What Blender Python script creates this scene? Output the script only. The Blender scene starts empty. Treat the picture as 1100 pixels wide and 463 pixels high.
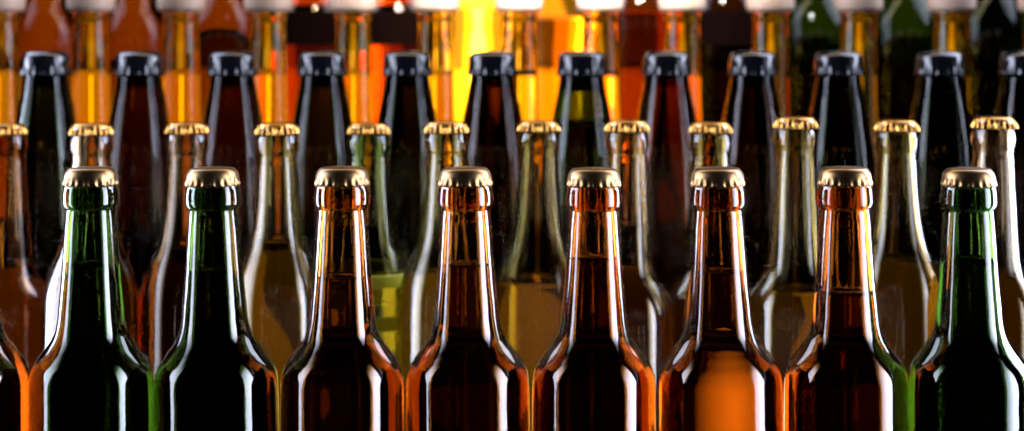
import bpy, math, random
from mathutils import Vector
R = math.radians
sc = bpy.context.scene
COL = sc.collection
F = 1890.0            # focal length in photo pixels (1100 wide)
CAM_Z = 0.301
HZ = 30.0             # photo row of the horizon
D1 = 0.90             # camera to the front row (front row stands at y = 0)

def wx(px, d): return (px - 550.0) * d / F
def wz(py, d): return CAM_Z + (HZ - py) * d / F

# ------------------------------------------------------------------ materials
def new_mat(name):
    m = bpy.data.materials.new(name); m.use_nodes = True
    nt = m.node_tree; nt.nodes.clear()
    out = nt.nodes.new('ShaderNodeOutputMaterial')
    return m, nt, out

def absorb(nt, out, T, thick):
    """absorption-only volume that lets T through over the given thickness"""
    s = [-math.log(max(t, 1e-4)) / thick for t in T]
    dens = max(s) * 1.02
    v = nt.nodes.new('ShaderNodeVolumeAbsorption')
    v.inputs['Color'].default_value = (*[1 - a / dens for a in s], 1)
    v.inputs['Density'].default_value = dens
    nt.links.new(v.outputs[0], out.inputs['Volume'])

def bump(nt, scale, strength, dist, stretch=(1, 1, 1), detail=2.0):
    tc = nt.nodes.new('ShaderNodeTexCoord'); mp = nt.nodes.new('ShaderNodeMapping')
    mp.inputs['Scale'].default_value = stretch
    n = nt.nodes.new('ShaderNodeTexNoise'); n.inputs['Scale'].default_value = scale
    n.inputs['Detail'].default_value = detail
    b = nt.nodes.new('ShaderNodeBump'); b.inputs['Strength'].default_value = strength
    b.inputs['Distance'].default_value = dist
    nt.links.new(tc.outputs['Object'], mp.inputs[0]); nt.links.new(mp.outputs[0], n.inputs[0])
    nt.links.new(n.outputs[0], b.inputs['Height'])
    return b

def glass_mat(name, T, thick=0.0064, ior=1.5, rough=0.0, bs=1.0):
    m, nt, out = new_mat(name)
    g = nt.nodes.new('ShaderNodeBsdfPrincipled')
    g.inputs['Base Color'].default_value = (1, 1, 1, 1)
    g.inputs['Transmission Weight'].default_value = 1
    g.inputs['IOR'].default_value = ior
    g.inputs['Roughness'].default_value = rough
    nt.links.new(g.outputs[0], out.inputs['Surface'])
    # moulding waviness plus a fine orange peel that frays the highlights
    b1 = bump(nt, 26, bs, 0.00032, (1, 1, .55), 1.0)
    b2 = bump(nt, 620, bs, 0.000014, (1, 1, 1), 2.0)
    nt.links.new(b1.outputs[0], b2.inputs['Normal'])
    nt.links.new(b2.outputs[0], g.inputs['Normal'])
    # faint smudges: a few soft patches are less polished
    tc = nt.nodes.new('ShaderNodeTexCoord'); n = nt.nodes.new('ShaderNodeTexNoise')
    n.inputs['Scale'].default_value = 55; n.inputs['Detail'].default_value = 6; n.inputs['Roughness'].default_value = .65
    mr = nt.nodes.new('ShaderNodeMapRange'); mr.inputs['From Min'].default_value = .56; mr.inputs['From Max'].default_value = .74
    mr.inputs['To Min'].default_value = rough; mr.inputs['To Max'].default_value = rough + .045
    nt.links.new(tc.outputs['Object'], n.inputs[0]); nt.links.new(n.outputs[0], mr.inputs[0]); nt.links.new(mr.outputs[0], g.inputs['Roughness'])
    absorb(nt, out, T, thick)
    return m

def liquid_mat(name, T, thick=0.056, cloud=0):
    m, nt, out = new_mat(name)
    g = nt.nodes.new('ShaderNodeBsdfPrincipled')
    g.inputs['Base Color'].default_value = (1, 1, 1, 1)
    g.inputs['Transmission Weight'].default_value = 1
    g.inputs['IOR'].default_value = 1.34
    g.inputs['Roughness'].default_value = 0
    if cloud:
        g.inputs['Transmission Weight'].default_value = 1 - cloud
        g.inputs['Base Color'].default_value = (.75, .55, .10, 1)
    nt.links.new(g.outputs[0], out.inputs['Surface'])
    absorb(nt, out, T, thick)
    return m

def metal_mat(name, col, rough, spots=0.10):
    m, nt, out = new_mat(name)
    g = nt.nodes.new('ShaderNodeBsdfPrincipled')
    g.inputs['Metallic'].default_value = 1
    tc = nt.nodes.new('ShaderNodeTexCoord')
    n = nt.nodes.new('ShaderNodeTexNoise'); n.inputs['Scale'].default_value = 240; n.inputs['Detail'].default_value = 4
    nt.links.new(tc.outputs['Object'], n.inputs[0])
    r = nt.nodes.new('ShaderNodeMapRange')
    r.inputs['To Min'].default_value = rough * .8; r.inputs['To Max'].default_value = rough * 1.3
    nt.links.new(n.outputs[0], r.inputs[0]); nt.links.new(r.outputs[0], g.inputs['Roughness'])
    mx = nt.nodes.new('ShaderNodeMix'); mx.data_type = 'RGBA'
    mx.inputs['A'].default_value = (*col, 1)
    mx.inputs['B'].default_value = (*[c * (1 - spots) for c in col], 1)
    nt.links.new(n.outputs[0], mx.inputs['Factor']); nt.links.new(mx.outputs['Result'], g.inputs['Base Color'])
    b = bump(nt, 900, .5, 0.00002); nt.links.new(b.outputs[0], g.inputs['Normal'])
    nt.links.new(g.outputs[0], out.inputs['Surface'])
    return m

def plain_mat(name, col, rough, coat=0.0, var=.15, scale=60, spec=.5):
    m, nt, out = new_mat(name)
    g = nt.nodes.new('ShaderNodeBsdfPrincipled')
    tc = nt.nodes.new('ShaderNodeTexCoord')
    n = nt.nodes.new('ShaderNodeTexNoise'); n.inputs['Scale'].default_value = scale; n.inputs['Detail'].default_value = 5
    nt.links.new(tc.outputs['Object'], n.inputs[0])
    mx = nt.nodes.new('ShaderNodeMix'); mx.data_type = 'RGBA'
    mx.inputs['A'].default_value = (*[min(1, c * (1 + var)) for c in col], 1)
    mx.inputs['B'].default_value = (*[c * (1 - var) for c in col], 1)
    nt.links.new(n.outputs[0], mx.inputs['Factor']); nt.links.new(mx.outputs['Result'], g.inputs['Base Color'])
    g.inputs['Roughness'].default_value = rough
    g.inputs['Coat Weight'].default_value = coat; g.inputs['Specular IOR Level'].default_value = spec
    nt.links.new(g.outputs[0], out.inputs['Surface'])
    return m

G = {
    'brown':      glass_mat('brown_glass', (.40, .15, .020)),
    'dark_brown': glass_mat('dark_brown_glass', (.26, .085, .012)),
    'green':      glass_mat('green_glass', (.035, .085, .013)),
    'dark_green': glass_mat('dark_green_glass', (.035, .065, .010)),
    'olive':      glass_mat('olive_clear_glass', (.50, .41, .15)),
    'smoke':      glass_mat('smoky_clear_glass', (.52, .38, .22)),
    'amberclear': glass_mat('pale_amber_glass', (.60, .40, .14)),
    'limeclear':  glass_mat('lime_tinted_glass', (.30, .40, .13)),
    'pale':       glass_mat('pale_yellow_glass', (.95, .74, .11), ior=1.45),
    'palegreen':  glass_mat('pale_green_glass', (.80, .86, .36), ior=1.38),
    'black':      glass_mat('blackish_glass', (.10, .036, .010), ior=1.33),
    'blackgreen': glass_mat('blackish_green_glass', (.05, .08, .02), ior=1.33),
    'conegreen':  glass_mat('cone_green_glass', (.03, .09, .012), ior=1.38),
    'conebrown':  glass_mat('cone_brown_glass', (.28, .08, .012), ior=1.38),
    'red':        glass_mat('red_brown_glass', (.46, .14, .014)),
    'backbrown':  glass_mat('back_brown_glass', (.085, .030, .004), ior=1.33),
    'backgreen':  glass_mat('back_green_glass', (.03, .10, .012), ior=1.38),
    'amberback':  glass_mat('back_amber_glass', (.42, .12, .015), ior=1.33),
    'honey':      glass_mat('honey_glass', (.92, .66, .08), ior=1.45),
}
L = {
    'rust':   liquid_mat('rust_beer', (.42, .15, .02)),
    'dark':   liquid_mat('dark_beer', (.16, .05, .008)),
    'amber':  liquid_mat('amber_beer', (.84, .46, .10)),
    'stout':  liquid_mat('very_dark_beer', (.05, .012, .004)),
    'olive':  liquid_mat('cloudy_pale_beer', (.42, .30, .06), cloud=.012),
    'gold':   liquid_mat('golden_beer', (.95, .66, .05)),
    'yellow': liquid_mat('yellow_beer', (1.0, .80, .26)),
    'green':  liquid_mat('beer_in_green', (.10, .10, .015)),
}
M_GOLD = metal_mat('brushed_gold_cap', (.20, .120, .052), .31)
M_GOLD2 = metal_mat('shiny_gold_cap', (.55, .28, .065), .20)
M_BLACK = plain_mat('black_lacquered_cap', (.006, .006, .010), .12, 0, .15, 60, .65)
M_WHITE = plain_mat('cream_white_cap', (.74, .54, .42), .5, 0, .05)
M_LIME_GLOW = plain_mat('lime_refraction_band', (.55, .60, .02), .5, 0, .2)  # refracted backlight as a flat lime colour
M_LABEL = plain_mat('dark_paper_label', (.005, .0015, .001), .9, 0, .3, 60, .03)
M_FOAM = glass_mat('bubble_film', (.98, .9, .75), .002, 1.2, .05, 0)
M_TABLE = plain_mat('dark_stained_wood', (.035, .018, .010), .35, .3, .4, 14)

# ------------------------------------------------------------------ meshes
def lathe(name, prof, segs=128, closed=False):
    """profile = [(r, z)...]; r == 0 makes a pole"""
    vs, fs, rings = [], [], []
    for r, z in prof:
        if r <= 1e-7:
            rings.append([len(vs)]); vs.append((0, 0, z))
        else:
            k = len(vs); rings.append(list(range(k, k + segs)))
            for i in range(segs):
                a = 2 * math.pi * i / segs
                vs.append((r * math.cos(a), r * math.sin(a), z))
    for A, B in zip(rings, rings[1:]):
        for i in range(segs):
            j = (i + 1) % segs
            if len(A) == 1 and len(B) == 1: continue
            if len(A) == 1: fs.append((A[0], B[j], B[i]))
            elif len(B) == 1: fs.append((A[i], A[j], B[0]))
            else: fs.append((A[i], A[j], B[j], B[i]))
    me = bpy.data.meshes.new(name); me.from_pydata(vs, [], fs)
    for p in me.polygons: p.use_smooth = True
    me.update()
    return me

def catmull(pts, n=5):
    out = []
    P = [pts[0]] + list(pts) + [pts[-1]]
    for i in range(1, len(P) - 2):
        p0, p1, p2, p3 = P[i - 1], P[i], P[i + 1], P[i + 2]
        # scale tangents by chord so uneven spacing does not overshoot
        def ln(a, b): return max(1e-9, math.hypot(a[0] - b[0], a[1] - b[1]))
        l = ln(p1, p2)
        def tan(a, b, c):
            l1, l2 = ln(a, b), ln(b, c)
            if l1 < 1e-8: return ((c[0] - b[0]) / l2, (c[1] - b[1]) / l2)
            if l2 < 1e-8: return ((b[0] - a[0]) / l1, (b[1] - a[1]) / l1)
            d1 = ((b[0] - a[0]) / l1, (b[1] - a[1]) / l1); d2 = ((c[0] - b[0]) / l2, (c[1] - b[1]) / l2)
            w = l2 / (l1 + l2)
            return (d1[0] * w + d2[0] * (1 - w), d1[1] * w + d2[1] * (1 - w))
        t1, t2 = tan(p0, p1, p2), tan(p1, p2, p3)
        for k in range(n):
            t = k / n
            h1, h2, h3, h4 = 2*t**3-3*t**2+1, t**3-2*t**2+t, -2*t**3+3*t**2, t**3-t**2
            out.append(tuple(h1*p1[c] + h2*l*t1[c] + h3*p2[c] + h4*l*t2[c] for c in (0, 1)))
    out.append(pts[-1])
    return out

def outer_profile(ts, H, Rb):
    """ts: (radius mm, mm below bottle top) from lip to body; adds the base. Returns bottom-to-top."""
    up = [(r / 1000, H - t / 1000) for r, t in ts][::-1]
    base = [(Rb * .55, .0035), (Rb * .80, .0008), (Rb * .93, .0016), (Rb * .99, .006), (Rb, .014), (Rb, .05)]
    return catmull(base + up)

def inner_from(outer, H, wall, top_r):
    """points inside the wall, from the top going down"""
    res = []
    pts = [p for p in outer if p[1] > .009 and p[0] > .009]
    z_ring = H - .024
    for r, z in pts[::-1]:
        w = wall
        rr = r - w
        if z > z_ring: rr = top_r
        res.append((rr, z))
    # close the bottom
    r_l = res[-1][0]
    res.append((r_l * .93, .0085)); res.append((r_l * .6, .0085)); 
    return res

def glass_mesh(name, ts, H, Rb, wall=.0030, top_r=.0095):
    outer = outer_profile(ts, H, Rb)
    inner = inner_from(outer, H, wall, top_r)
    prof = [(0, .005)] + outer + inner + [(0, .0100)]
    return lathe(name, prof, 256), inner

def radius_at(inner, z):
    pts = sorted(inner, key=lambda p: p[1])
    for a, b in zip(pts, pts[1:]):
        if a[1] <= z <= b[1]:
            t = 0 if b[1] == a[1] else (z - a[1]) / (b[1] - a[1])
            return a[0] + (b[0] - a[0]) * t
    return pts[-1][0]

def liquid_mesh(name, inner, level):
    e = .0003
    pts = sorted([p for p in inner if p[1] < level - .001], key=lambda p: p[1])
    rl = radius_at(inner, level)
    prof = [(0, .0097)]
    prof += [(pts[0][0], .0082)] + [(r + e, z) for r, z in pts[1:]]
    prof += [(rl + e, level + .0006), (rl - .0005, level + .0003), (rl - .0018, level), (0, level)]
    return lathe(name, prof, 256)

def cap_mesh(name, r0=.0128, r1=.0146, h=.0068, teeth=21, amp=.00055, dome=.0012, low=False):
    """crown cap: domed disc, rounded edge, fluted skirt with a scalloped rim; inside shell gives thickness"""
    segs = teeth * 8
    rows = []
    for t in (0, .25, .5, .75, .9): rows.append((r0 * .86 * t, h + dome * (1 - t * t) * .55, 0))
    rows += [(r0 * .93, h - .00015, 0), (r0 * .985, h - .0008, .0), (r0 * 1.01, h - .0018, .15),
             (r0 + (r1 - r0) * .30, h * .62, .45), (r0 + (r1 - r0) * .55, h * .42, .75),
             (r0 + (r1 - r0) * .82, h * .20, 1), (r1, 0.0, 1.15), (r1 - .0005, -.0003, 1.1), (r1 - .0012, h * .22, .7), (r0 - .0006, h * .6, 0), (r0 * .9, h * .8, 0)]
    if low:     # smooth rounded cap whose flutes only start near the rim
        rows = [(r0 * t, h + dome * (.5 - .5 * t * t) - .0006 * t ** 6, 0) for t in (0, .2, .4, .6, .75, .85)]
        rows += [(r0 * .93, h - .0011, 0), (r0 * .985, h - .0021, 0), (r0 * 1.015, h - .0034, 0), (r0 * 1.03, h * .52, .05), (r0 + (r1 - r0) * .40, h * .38, .25),
                 (r0 + (r1 - r0) * .58, h * .24, .7), (r0 + (r1 - r0) * .80, h * .11, 1), (r1, 0.0, 1.2), (r1 - .0005, -.0003, 1.1), (r1 - .0012, h * .22, .5), (r0 - .0006, h * .5, 0), (r0 * .9, h * .8, 0)]
    vs, fs, rings = [], [], []
    for r, z, k in rows:
        if r < 1e-7: rings.append([len(vs)]); vs.append((0, 0, z)); continue
        b = len(vs); rings.append(list(range(b, b + segs)))
        for i in range(segs):
            a = 2 * math.pi * i / segs
            c = math.cos(teeth * a)
            rr = r + amp * k * (c if c > 0 else c * 1.2)
            zz = z + (0.0005 * c * k if k > .9 else 0)
            vs.append((rr * math.cos(a), rr * math.sin(a), zz))
    for A, B in zip(rings, rings[1:]):
        for i in range(segs):
            j = (i + 1) % segs
            if len(A) == 1: fs.append((A[0], B[i], B[j]))
            else: fs.append((A[i], B[i], B[j], A[j]))
    me = bpy.data.meshes.new(name); me.from_pydata(vs, [], fs)
    for p in me.polygons: p.use_smooth = True
    me.update()
    return me

def smooth_cap(name, prof): return lathe(name, catmull(prof, 4), 96)

def part(name, me, m, parent, loc=(0, 0, 0)):
    me = me.copy() if me.materials and me.materials[0] != m else me
    if not me.materials: me.materials.append(m)
    else: me.materials[0] = m
    o = bpy.data.objects.new(name, me); COL.objects.link(o)
    o.parent = parent; o.location = loc
    return o

MESHC = {}
def shared(key, fn, m):
    """one mesh datablock for each shape + material"""
    k = (key, m.name)
    if k not in MESHC:
        me = fn(); me.materials.append(m); MESHC[k] = me
    return MESHC[k]

def thing(name, label, group, loc, tilt=(0, 0), rz=0):
    o = bpy.data.objects.new(name, None); COL.objects.link(o)
    o.location = loc; o.rotation_euler = (tilt[1], tilt[0], rz)
    o.empty_display_size = .02
    o['label'] = label; o['category'] = 'bottle'
    if group: o['group'] = group
    return o

def link(name, me, parent, loc=(0, 0, 0), rz=0):
    o = bpy.data.objects.new(name, me); COL.objects.link(o)
    o.parent = parent; o.location = loc; o.rotation_euler = (0, 0, rz)
    return o

# ---- profiles: (radius mm, mm below the lip of the glass)
LONG = [(12.6, 0.0), (13.1, 1.2), (12.9, 3.0), (12.7, 5.0), (13.5, 7.0), (14.0, 9.5), (14.3, 13.0), (14.2, 16.0), (13.4, 17.8), (12.5, 18.6), (12.5, 20.0),
        (12.9, 24.0), (13.9, 38.0), (15.0, 54.0), (16.3, 68.0), (17.2, 77.0), (18.6, 82.5), (21.6, 87.5), (25.4, 92.5), (28.8, 97.5), (30.7, 102.5), (31.4, 108.0), (31.5, 116.0)]
EURO = [(12.6, 0.0), (13.1, 1.2), (12.9, 3.0), (12.7, 5.0), (13.3, 7.2), (14.1, 10.0), (14.4, 13.5), (13.9, 17.0), (13.1, 19.4), (12.8, 21.0),
        (13.2, 26.0), (14.3, 43.0), (15.7, 58.0), (17.6, 70.0), (20.4, 80.0), (24.2, 89.0), (27.8, 98.0), (30.2, 107.0), (31.5, 117.0), (31.9, 128.0), (32.0, 142.0)]
EURO2 = [(12.6, 0.0), (13.1, 1.2), (12.9, 3.0), (12.7, 5.0), (13.3, 7.2), (14.1, 10.0), (14.4, 13.5), (13.9, 17.0), (13.1, 19.4), (12.8, 21.0),
        (13.2, 26.0), (14.2, 45.0), (15.4, 64.0), (16.6, 82.0), (17.8, 93.0), (20.2, 100.0), (24.4, 106.5), (28.4, 113.0), (30.8, 120.0), (31.8, 129.0), (32.0, 142.0)]
CONE = [(13.0, 0.0), (14.6, 2.0), (15.0, 6.0), (15.8, 12.0), (17.2, 22.0), (19.6, 34.0), (22.6, 50.0), (26.0, 72.0), (28.2, 98.0), (30.4, 125.0), (31.2, 150.0), (31.3, 165.0)]
TALL = [(13.6, 0.0), (14.6, 1.5), (15.2, 4.0), (15.2, 7.5), (14.4, 9.5), (14.2, 11.0), (14.4, 16.0), (15.0, 50.0), (16.0, 90.0), (18.0, 115.0), (24.0, 145.0), (30.0, 165.0), (32.5, 185.0), (32.8, 205.0)]
def BIG(sh):   # big bottle: shoulder starts `sh` mm below the lip
    return [(13.6, 0), (14.6, 2), (14.8, 8), (14.4, 12), (14.8, 20), (15.5, sh - 40), (17.5, sh - 26), (22.5, sh - 12), (28.0, sh), (33.0, sh + 14), (35.5, sh + 32), (36.0, sh + 55)]

def make_bottle(name, prof_key, prof, H, Rb, gl, lq, level, cap, label, group, x, y, z0=0, tilt=(0, 0), rz=0, extras=()):
    t = thing(name, label, group, (x, y, z0), tilt, 0)
    if ('in', prof_key, H) not in MESHC:
        me, inner = glass_mesh('glass_' + prof_key, prof, H, Rb)
        MESHC[('in', prof_key, H)] = (me, inner)
    me, inner = MESHC[('in', prof_key, H)]
    kk = ('g', prof_key, H, gl)
    if kk not in MESHC:
        m2 = me.copy(); m2.materials.append(G[gl]); MESHC[kk] = m2
    link('glass', MESHC[kk], t, rz=rz)
    lk = ('l', prof_key, H, lq, round(level, 4))
    if lk not in MESHC:
        m3 = liquid_mesh('beer', inner, level); m3.materials.append(L[lq]); MESHC[lk] = m3
    link('beer', MESHC[lk], t)
    cme, cz, cname = cap
    link(cname, cme, t, (0, 0, H + cz), random.uniform(0, .3))
    if 'foam' in extras:
        rl = radius_at(inner, level)
        import bmesh
        bm = bmesh.new(); rnd = random.Random(int(x * 1000))
        for i in range(70):
            a = rnd.uniform(0, 2 * math.pi); rr = rl - rnd.uniform(.0008, .0022); s = rnd.uniform(.00025, .0006)
            from mathutils import Matrix
            bmesh.ops.create_icosphere(bm, subdivisions=1, radius=s, matrix=Matrix.Translation((rr * math.cos(a), rr * math.sin(a), level + rnd.uniform(.0, .0008))))
        fm = bpy.data.meshes.new('foam'); bm.to_mesh(fm); bm.free()
        for p in fm.polygons: p.use_smooth = True
        fm.materials.append(M_FOAM)
        f = link('foam', fm, t)
    return t

random.seed(5)
CAP = {}
def cap_of(kind):
    if kind not in CAP:
        if kind == 'front': me = cap_mesh('crown_cap', .0130, .0139, .0084, 21, .00028, .0016, True); me.materials.append(M_GOLD); CAP[kind] = (me, -.0062, 'cap')
        if kind == 'gold':  me = cap_mesh('crown_cap', .0124, .0144, .0072, 21, .00075, .0012); me.materials.append(M_GOLD2); CAP[kind] = (me, -.0058, 'cap')
        if kind == 'black':
            me = cap_mesh('black_cap', .0170, .0185, .0165, 21, .0004, .0030, True)
            me.materials.append(M_BLACK); CAP[kind] = (me, -.0140, 'cap')
        if kind == 'white':
            me = smooth_cap('white_cap', [(0, .020), (.010, .0195), (.0165, .017), (.0195, .011), (.0196, .004), (.0188, -.001), (.0172, -.0026), (.0140, -.0028), (.0140, .0004), (0, .0006)][::-1])
            me.materials.append(M_WHITE); CAP[kind] = (me, 0, 'cap')
    return CAP[kind]

# ------------------------------------------------------------------ row 1 : eight (nine) bottles in focus
H1 = .2268
row1 = [ # top px, body px, glass, liquid, level py, foam, label
    (-36, -36, 'brown', 'dark', 300, 0, 'front-row brown bottle cut off by the left edge, only its shoulder showing'),
    (96.5, 98, 'green', 'green', 282, 0, 'front green bottle with paler glass above its beer line, leftmost full front bottle'),
    (227, 233, 'dark_green', 'stout', 290, 0, 'front blackish green bottle, second gold cap from the left of the front row'),
    (367, 368, 'brown', 'dark', 297, 0, 'front brown bottle with a sharp dark beer line, right of the blackish green bottle'),
    (499, 503, 'brown', 'dark', 283, 1, 'front brown bottle with a ring of bubbles on its beer, left of the middle'),
    (638, 638, 'red', 'dark', 275, 1, 'front red-brown bottle with the highest beer line, left of one glowing orange'),
    (770, 775, 'dark_brown', 'amber', 290, 0, 'front dark bottle with a big orange oval of light glowing in its body'),
    (908, 909, 'red', 'dark', 312, 1, 'front red-brown bottle with the lowest bubbly beer line, left of the right green bottle'),
    (1041, 1042, 'green', 'green', 277, 0, 'front green bottle under a pale gold cap, rightmost of the front row'),
]
for i, (tx, bx_, gl, lq, ly, fm, lab) in enumerate(row1):
    X = wx(bx_, D1); top = wx(tx, D1)
    lean = math.atan2((top - X), .17)
    X0 = X - math.tan(lean) * .08
    lv = wz(ly, D1)
    t1 = make_bottle('beer_bottle', 'long', LONG, H1, .0314, gl, lq, lv, cap_of('front'), lab, 'gold-capped bottles in the front row',
                X0, random.uniform(-.001, .001), 0, (lean, random.uniform(-.004, .004)), random.uniform(0, 6), ('foam',) if fm else ())
    k = random.uniform(.9985, 1.0015); t1.scale = (1, 1, k)

# ------------------------------------------------------------------ row 2 : clear and olive bottles with gold crown caps
D2 = D1 + .267
row2 = [ # px, dy, glass, liquid, level py, cap top py
    (8, .034, 'brown', 'amber', 235, 131, 'second-row brown bottle with an orange neck, its gold cap cut by the left edge'),
    (97, 0, 'smoke', 'dark', 262, 131, 'second-row smoky bottle almost hidden behind the first green front bottle'),
    (201, .010, 'smoke', 'stout', 262, 130, 'second-row bottle with a pinkish clear neck, left behind the blackish green bottle'),
    (301, -.008, 'olive', 'olive', 255, 130, 'second-row olive clear bottle standing left of the front bottle with the sharp beer line'),
    (394, .022, 'limeclear', 'yellow', 240, 130, 'second-row green-tinted bottle with yellow-green bands of refracted light round its shoulder'),
    (479, -.016, 'olive', 'gold', 290, 129, 'second-row pale bottle almost hidden behind the brown front bottle left of the middle'),
    (576, .012, 'olive', 'olive', 300, 128, 'second-row olive clear bottle in the gap at the middle of the photo'),
    (671, -.016, 'amberclear', 'dark', 240, 128, 'second-row clear amber bottle with a large white flare on its shoulder'),
    (762, .018, 'olive', 'dark', 250, 129, 'second-row bottle almost hidden behind the front bottle that glows orange'),
    (853, -.015, 'olive', 'olive', 310, 124, 'second-row yellowish bottle with orange glow just under its tilted gold cap'),
    (964, -.010, 'olive', 'olive', 278, 127, 'second-row pale olive bottle between red-brown and rightmost green front bottles'),
    (1065, -.028, 'smoke', 'olive', 290, 124, 'second-row clear bottle at the right edge with a yellow-green spot on it'),
]
for i, (px, dy, gl, lq, ly, ty, lab) in enumerate(row2):
    d = D2 + dy
    Ht = wz(ty, d) - .0026
    H = round(Ht, 3)
    pk = 'late' if i in (0, 7, 8, 9, 11) else 'euro'
    t2 = make_bottle('beer_bottle', pk, EURO2 if pk == 'late' else EURO, H, .0320, gl, lq, wz(ly, d), cap_of('gold'), lab, 'gold-capped bottles in the second row',
                wx(px, d), d - D1, 0, (random.uniform(-.008, .008), random.uniform(-.01, .01)), random.uniform(0, 6))

    if i == 4:      # lime bands: refracted backlight put into coloured rings
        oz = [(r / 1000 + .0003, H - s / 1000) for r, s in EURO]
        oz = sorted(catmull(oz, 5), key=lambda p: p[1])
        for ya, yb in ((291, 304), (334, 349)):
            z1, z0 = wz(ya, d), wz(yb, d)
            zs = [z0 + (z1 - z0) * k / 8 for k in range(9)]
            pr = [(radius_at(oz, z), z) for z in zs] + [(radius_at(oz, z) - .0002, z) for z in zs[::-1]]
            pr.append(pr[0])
            me = lathe('label', pr, 96); me.materials.append(M_LIME_GLOW); link('label', me, t2)  # coloured ring standing in for refracted glow, no paper label

# ------------------------------------------------------------------ row 3 : black-capped cone-necked bottles
D3 = 1.30
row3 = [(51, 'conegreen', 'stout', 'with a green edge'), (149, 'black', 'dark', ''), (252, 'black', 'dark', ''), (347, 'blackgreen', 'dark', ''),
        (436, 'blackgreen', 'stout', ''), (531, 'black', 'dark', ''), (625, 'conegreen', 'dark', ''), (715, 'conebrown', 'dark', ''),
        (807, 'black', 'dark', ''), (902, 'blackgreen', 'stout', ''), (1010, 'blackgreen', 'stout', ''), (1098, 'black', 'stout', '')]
ORD = ['first', 'second', 'third', 'fourth', 'fifth', 'sixth', 'seventh', 'eighth', 'ninth', 'tenth', 'eleventh', 'twelfth', 'last']
r3note = {0: 'dark green cone-necked bottle under a black cap, leftmost of the black-capped bottles',
          6: 'dark green cone-necked bottle with reddish beer, black cap, seventh black-capped bottle from the left',
          7: 'brown cone-necked bottle with a red glow inside and a black cap, right of the middle',
          11: 'dark bottle whose black cap is cut by the right edge of the photo'}
for i, (px, gl, lq, _) in enumerate(row3):
    lab = r3note.get(i, '%s cone-necked bottle under a black cap, %s black-capped bottle from the left' % ('very dark green' if 'green' in gl else 'nearly black brown', ORD[i]))
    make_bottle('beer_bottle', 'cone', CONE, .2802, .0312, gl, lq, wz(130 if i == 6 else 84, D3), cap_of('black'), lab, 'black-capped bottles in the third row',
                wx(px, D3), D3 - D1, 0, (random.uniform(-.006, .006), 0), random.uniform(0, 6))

# ------------------------------------------------------------------ row 4 : tall golden bottles with white caps
D4 = 1.45
H4 = round(wz(12, D4), 4) - .0 + .0024
row4 = [0, 98, 193, 288, 380, 468, 557, 645, 733, 828, 922, 1023, 1118]
for i, px in enumerate(row4):
    lab = 'golden see-through bottle under a white cap, %s white-capped bottle from the left' % ORD[i]
    if i == 0: lab = 'golden bottle cut off by the left edge, its neck beside the first black cap'
    if i == 12: lab = 'bottle at the top right corner of which only the cream cap and neck edge show'
    make_bottle('beer_bottle', 'tall', TALL, H4, .0327, 'pale' if 2 < i < 9 else 'honey', 'gold', wz(76, D4), cap_of('white'), lab, 'white-capped golden bottles in the fourth row',
                wx(px, D4), D4 - D1, 0, (random.uniform(-.004, .004), 0), random.uniform(0, 6))

# ------------------------------------------------------------------ row 5 : big bottles on a riser, only bodies in view
D5 = 1.60
RIS = .120
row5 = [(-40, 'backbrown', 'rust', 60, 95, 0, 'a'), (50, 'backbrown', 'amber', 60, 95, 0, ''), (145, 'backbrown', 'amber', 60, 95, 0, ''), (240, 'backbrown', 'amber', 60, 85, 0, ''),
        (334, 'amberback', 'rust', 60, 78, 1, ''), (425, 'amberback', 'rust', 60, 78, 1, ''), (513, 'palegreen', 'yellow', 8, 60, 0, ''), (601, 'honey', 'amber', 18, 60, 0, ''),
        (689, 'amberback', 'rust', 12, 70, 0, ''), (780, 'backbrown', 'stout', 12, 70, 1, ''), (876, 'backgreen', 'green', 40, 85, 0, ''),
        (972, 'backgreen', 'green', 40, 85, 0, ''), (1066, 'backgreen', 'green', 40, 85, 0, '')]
r5lab = ['big brown bottle mostly outside the left edge in the back row', 'big brown back-row bottle with a pale streak on its shoulder, above the first black cap',
         'big brown back-row bottle above the second black cap', 'big red-orange back-row bottle above the third black cap',
         'big back-row bottle with a dark label band, above the fourth black cap', 'big back-row bottle with a dark label band, above the fifth black cap',
         'bright yellow glowing bottle with a green shoulder in the back row', 'orange-yellow glowing bottle with an olive shoulder in the back row',
         'big red-brown back-row bottle above the eighth black cap', 'nearly black back-row bottle with a dark label, above the ninth black cap',
         'big dark green back-row bottle above the tenth black cap', 'big dark green back-row bottle with a pale streak, above the eleventh black cap',
         'big dark green back-row bottle near the right edge, above the last black cap']
for i, (px, gl, lq, ly, sh, lb, _) in enumerate(row5):
    H5 = .285
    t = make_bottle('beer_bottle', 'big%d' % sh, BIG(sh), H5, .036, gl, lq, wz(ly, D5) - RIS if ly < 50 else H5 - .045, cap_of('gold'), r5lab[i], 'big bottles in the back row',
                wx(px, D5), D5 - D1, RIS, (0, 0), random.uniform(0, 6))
    if lb:
        z1, z0 = wz(12, D5) - RIS, wz(48, D5) - RIS
        prof = [(r / 1000, H5 - s / 1000) for r, s in BIG(sh)]
        pts = sorted(catmull(prof, 5), key=lambda p: p[1])
        def ra(z): return radius_at(pts, z)
        n = 10; zs = [z0 + (z1 - z0) * k / n for k in range(n + 1)]
        pr = [(ra(z) + .0004, z) for z in zs] + [(ra(z) + .0001, z) for z in zs[::-1]]
        pr.append(pr[0])
        me = lathe('label', pr, 96); me.materials.append(M_LABEL)
        link('label', me, t)

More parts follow.
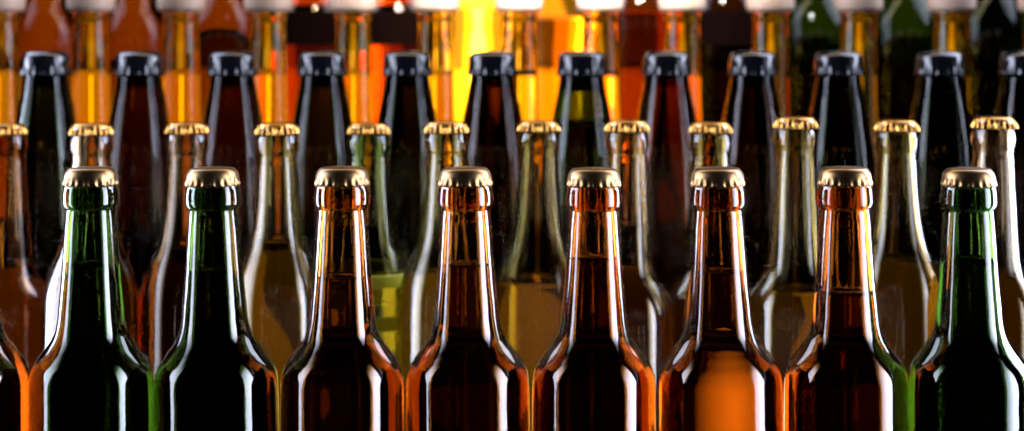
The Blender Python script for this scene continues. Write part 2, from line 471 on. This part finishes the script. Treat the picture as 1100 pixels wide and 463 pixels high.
# ------------------------------------------------------------------ table and riser
def box(name, x0, x1, y0, y1, z0, z1, m, bev=.003):
    import bmesh
    bm = bmesh.new(); bmesh.ops.create_cube(bm, size=1)
    for v in bm.verts:
        v.co = Vector(((x0 + x1) / 2 + v.co.x * (x1 - x0), (y0 + y1) / 2 + v.co.y * (y1 - y0), (z0 + z1) / 2 + v.co.z * (z1 - z0)))
    bmesh.ops.bevel(bm, geom=bm.edges[:], offset=bev, segments=2, affect='EDGES')
    me = bpy.data.meshes.new(name); bm.to_mesh(me); bm.free(); me.materials.append(m)
    o = bpy.data.objects.new(name, me); COL.objects.link(o); return o
def slab(name, pts, z0, z1, m):
    import bmesh
    bm = bmesh.new()
    f = bm.faces.new([bm.verts.new((x, y, z0)) for x, y in pts])
    r = bmesh.ops.extrude_face_region(bm, geom=[f])
    for v in r['geom']:
        if isinstance(v, bmesh.types.BMVert): v.co.z = z1
    bmesh.ops.recalc_face_normals(bm, faces=bm.faces[:])
    bmesh.ops.bevel(bm, geom=bm.edges[:], offset=.003, segments=2, affect='EDGES')
    me = bpy.data.meshes.new(name); bm.to_mesh(me); bm.free(); me.materials.append(m)
    o = bpy.data.objects.new(name, me); COL.objects.link(o); return o
tb = slab('table_top', [(-.34, -.09), (.34, -.09), (.66, .64), (.66, 1.0), (-.66, 1.0), (-.66, .64)], -.035, 0, M_TABLE); tb['kind'] = 'structure'
rs = box('riser', -.62, .62, D5 - D1 - .04, D5 - D1 + .06, 0.0005, RIS, M_TABLE); rs['kind'] = 'structure'

# ------------------------------------------------------------------ lamps
def area(name, loc, target, sx, sy, power, col, shape='RECTANGLE', spread=180):
    l = bpy.data.lights.new(name, 'AREA'); l.shape = shape; l.size = sx; l.size_y = sy
    l.energy = power; l.color = col; l.spread = R(spread)
    o = bpy.data.objects.new(name, l); COL.objects.link(o); o.location = loc
    o.rotation_euler = (Vector(target) - Vector(loc)).to_track_quat('-Z', 'Y').to_euler()
    return o
COOL = (.72, .78, 1.0)
PI = math.pi
def areaL(name, loc, target, sx, sy, L, col, shape='RECTANGLE', spread=180):
    return area(name, loc, target, sx, sy, L * PI * sx * sy * (PI / 4 if shape == 'ELLIPSE' else 1), col, shape, spread)
areaL('softbox', (1.12, -.38, .55), (-.2, -.62, .55), .54, 1.8, 12, COOL, 'RECTANGLE', 95)
areaL('softbox', (.80, .30, .55), (-.2, -.14, .55), .30, 1.8, 9, COOL, 'RECTANGLE', 80)
areaL('softbox', (-.95, -.04, .55), (.2, -.30, .55), .44, 1.8, 7, COOL, 'RECTANGLE', 95)
areaL('softbox', (-.85, .32, .55), (.2, -.14, .55), .26, 1.8, 8, COOL, 'RECTANGLE', 80)
areaL('softbox', (.60, .46, .74), (.05, .12, .14), .50, .62, 4.8, COOL, 'RECTANGLE', 130)
areaL('softbox', (-.58, .52, .70), (-.05, .18, .14), .42, .46, 3.8, COOL, 'RECTANGLE', 130)
# warm lamps behind the back row
areaL('warm_backlight_fill', (wx(330, 2.08), 1.18, .175), (wx(330, 2.08), 0, .175), 1.05, .15, 2.6, (1, .64, .07))
areaL('warm_backlight_fill', (wx(450, 2.1), 1.20, .335), (wx(450, 2.1), 0, .335), 1.3, .16, .30, (1, .52, .10))
for sx_, sz_, yy, LL, cc in ((.24, .28, 1.10, 1.5, (1, .40, .04)), (.13, .19, 1.09, 3.0, (1, .50, .07)), (.070, .11, 1.08, 12, (1, .72, .32))):
    areaL('warm_backlight_fill', (wx(511, 2.0), yy, .252), (wx(511, 2.0), 0, .252), sx_, sz_, LL, cc, 'ELLIPSE')
# unseen warm strips added behind the fourth row, top edge at the golden beer line
D45 = 1.52
for pa, pb, LL, cc in ((-30, 128, .60, (1, .46, .03)), (130, 300, .50, (1, .38, .02)), (302, 478, .62, (1, .44, .02)), (640, 742, .60, (1, .30, .02)), (800, 905, .10, (.9, .5, .05))):
    zt = wz(77, D45); xm = wx((pa + pb) / 2, D45)
    areaL('warm_backlight_fill', (xm, D45 - D1, zt - .07), (xm, -D1, zt - .07), (pb - pa) * D45 / F, .14, LL, cc)
# slim unseen lights added to brighten single necks of the fourth row
for px, ya, yb, LL in ((98, 24, 74, .40), (193, 24, 74, .40), (288, 24, 74, .40), (380, 24, 74, .45), (645, 24, 74, .5), (733, 24, 74, .5), (829, 24, 130, .6), (924, 24, 130, .55), (1024, 24, 130, .55)):
    z1, z0 = wz(ya, D45), wz(yb, D45)
    areaL('warm_backlight_fill', (wx(px, D45), D45 - D1 + .004, (z0 + z1) / 2), (wx(px, D45), -D1, (z0 + z1) / 2), .011, z1 - z0, LL, (1, .52, .03))
# unseen warm lights added behind the first row and low behind the second
areaL('warm_backlight_fill', (wx(769, 1.0), .10, .047), (wx(769, 1.0), -D1, .23), .042, .120, .17, (1, .88, .58), 'ELLIPSE', 38)  # added oval that makes one front bottle glow orange
areaL('warm_backlight_fill', (wx(572, 1.0), .10, .060), (wx(572, D1), 0, .060), .018, .100, 4.0, (1, .66, .12))  # this and the next added behind bottle joints for amber edges
areaL('warm_backlight_fill', (wx(305, 1.0), .10, .060), (wx(305, D1), 0, .060), .014, .100, 3.5, (1, .66, .12))
areaL('warm_backlight_fill', (0, .352, .066), (0, -D1, .066), .80, .10, .15, (1, .78, .20))  # added dim panel and spots for the olive glow in the second row
for gx, gw, gL in ((-.150, .040, .16), (-.085, .030, .7), (.022, .030, .20), (.182, .040, .22)):
    areaL('warm_backlight_fill', (gx, .350, .066), (gx, -D1, .25), gw, .09, gL, (1, .80, .16), 'ELLIPSE', 100)
# lamps over the back rows, out of the frame
areaL('overhead_lamp', (wx(590, D4), D4 - D1 - .24, .62), (wx(590, D4), D4 - D1, .35), .18, .08, 24, (1, .93, .85), 'RECTANGLE', 50)
areaL('overhead_lamp', (0, .42, .80), (0, .15, .23), .8, .22, 5, (1, .78, .52))

w = bpy.data.worlds.new('World'); sc.world = w; w.use_nodes = True
w.node_tree.nodes['Background'].inputs[0].default_value = (.030, .022, .020, 1)
w.node_tree.nodes['Background'].inputs[1].default_value = .12

# ------------------------------------------------------------------ camera
cam = bpy.data.cameras.new('camera'); co = bpy.data.objects.new('camera', cam); COL.objects.link(co)
co.location = (0, -D1, CAM_Z); co.rotation_euler = (R(90), 0, 0)
cam.sensor_width = 36; cam.lens = 36 * F / 1100
cam.shift_y = -(231.5 - HZ) / 1100
cam.clip_start = .01; cam.clip_end = 50
cam.dof.use_dof = True; cam.dof.focus_distance = .94; cam.dof.aperture_fstop = 6.4
sc.camera = co
sc.view_settings.view_transform = 'Standard'; sc.view_settings.look = 'None'
sc.view_settings.exposure = 0; sc.view_settings.gamma = 1
c = sc.cycles
c.max_bounces = 40; c.transmission_bounces = 36; c.glossy_bounces = 8; c.diffuse_bounces = 3; c.volume_bounces = 0
c.transparent_max_bounces = 8
c.use_denoising = True
c.caustics_reflective = True; c.caustics_refractive = True
c.sample_clamp_indirect = 20
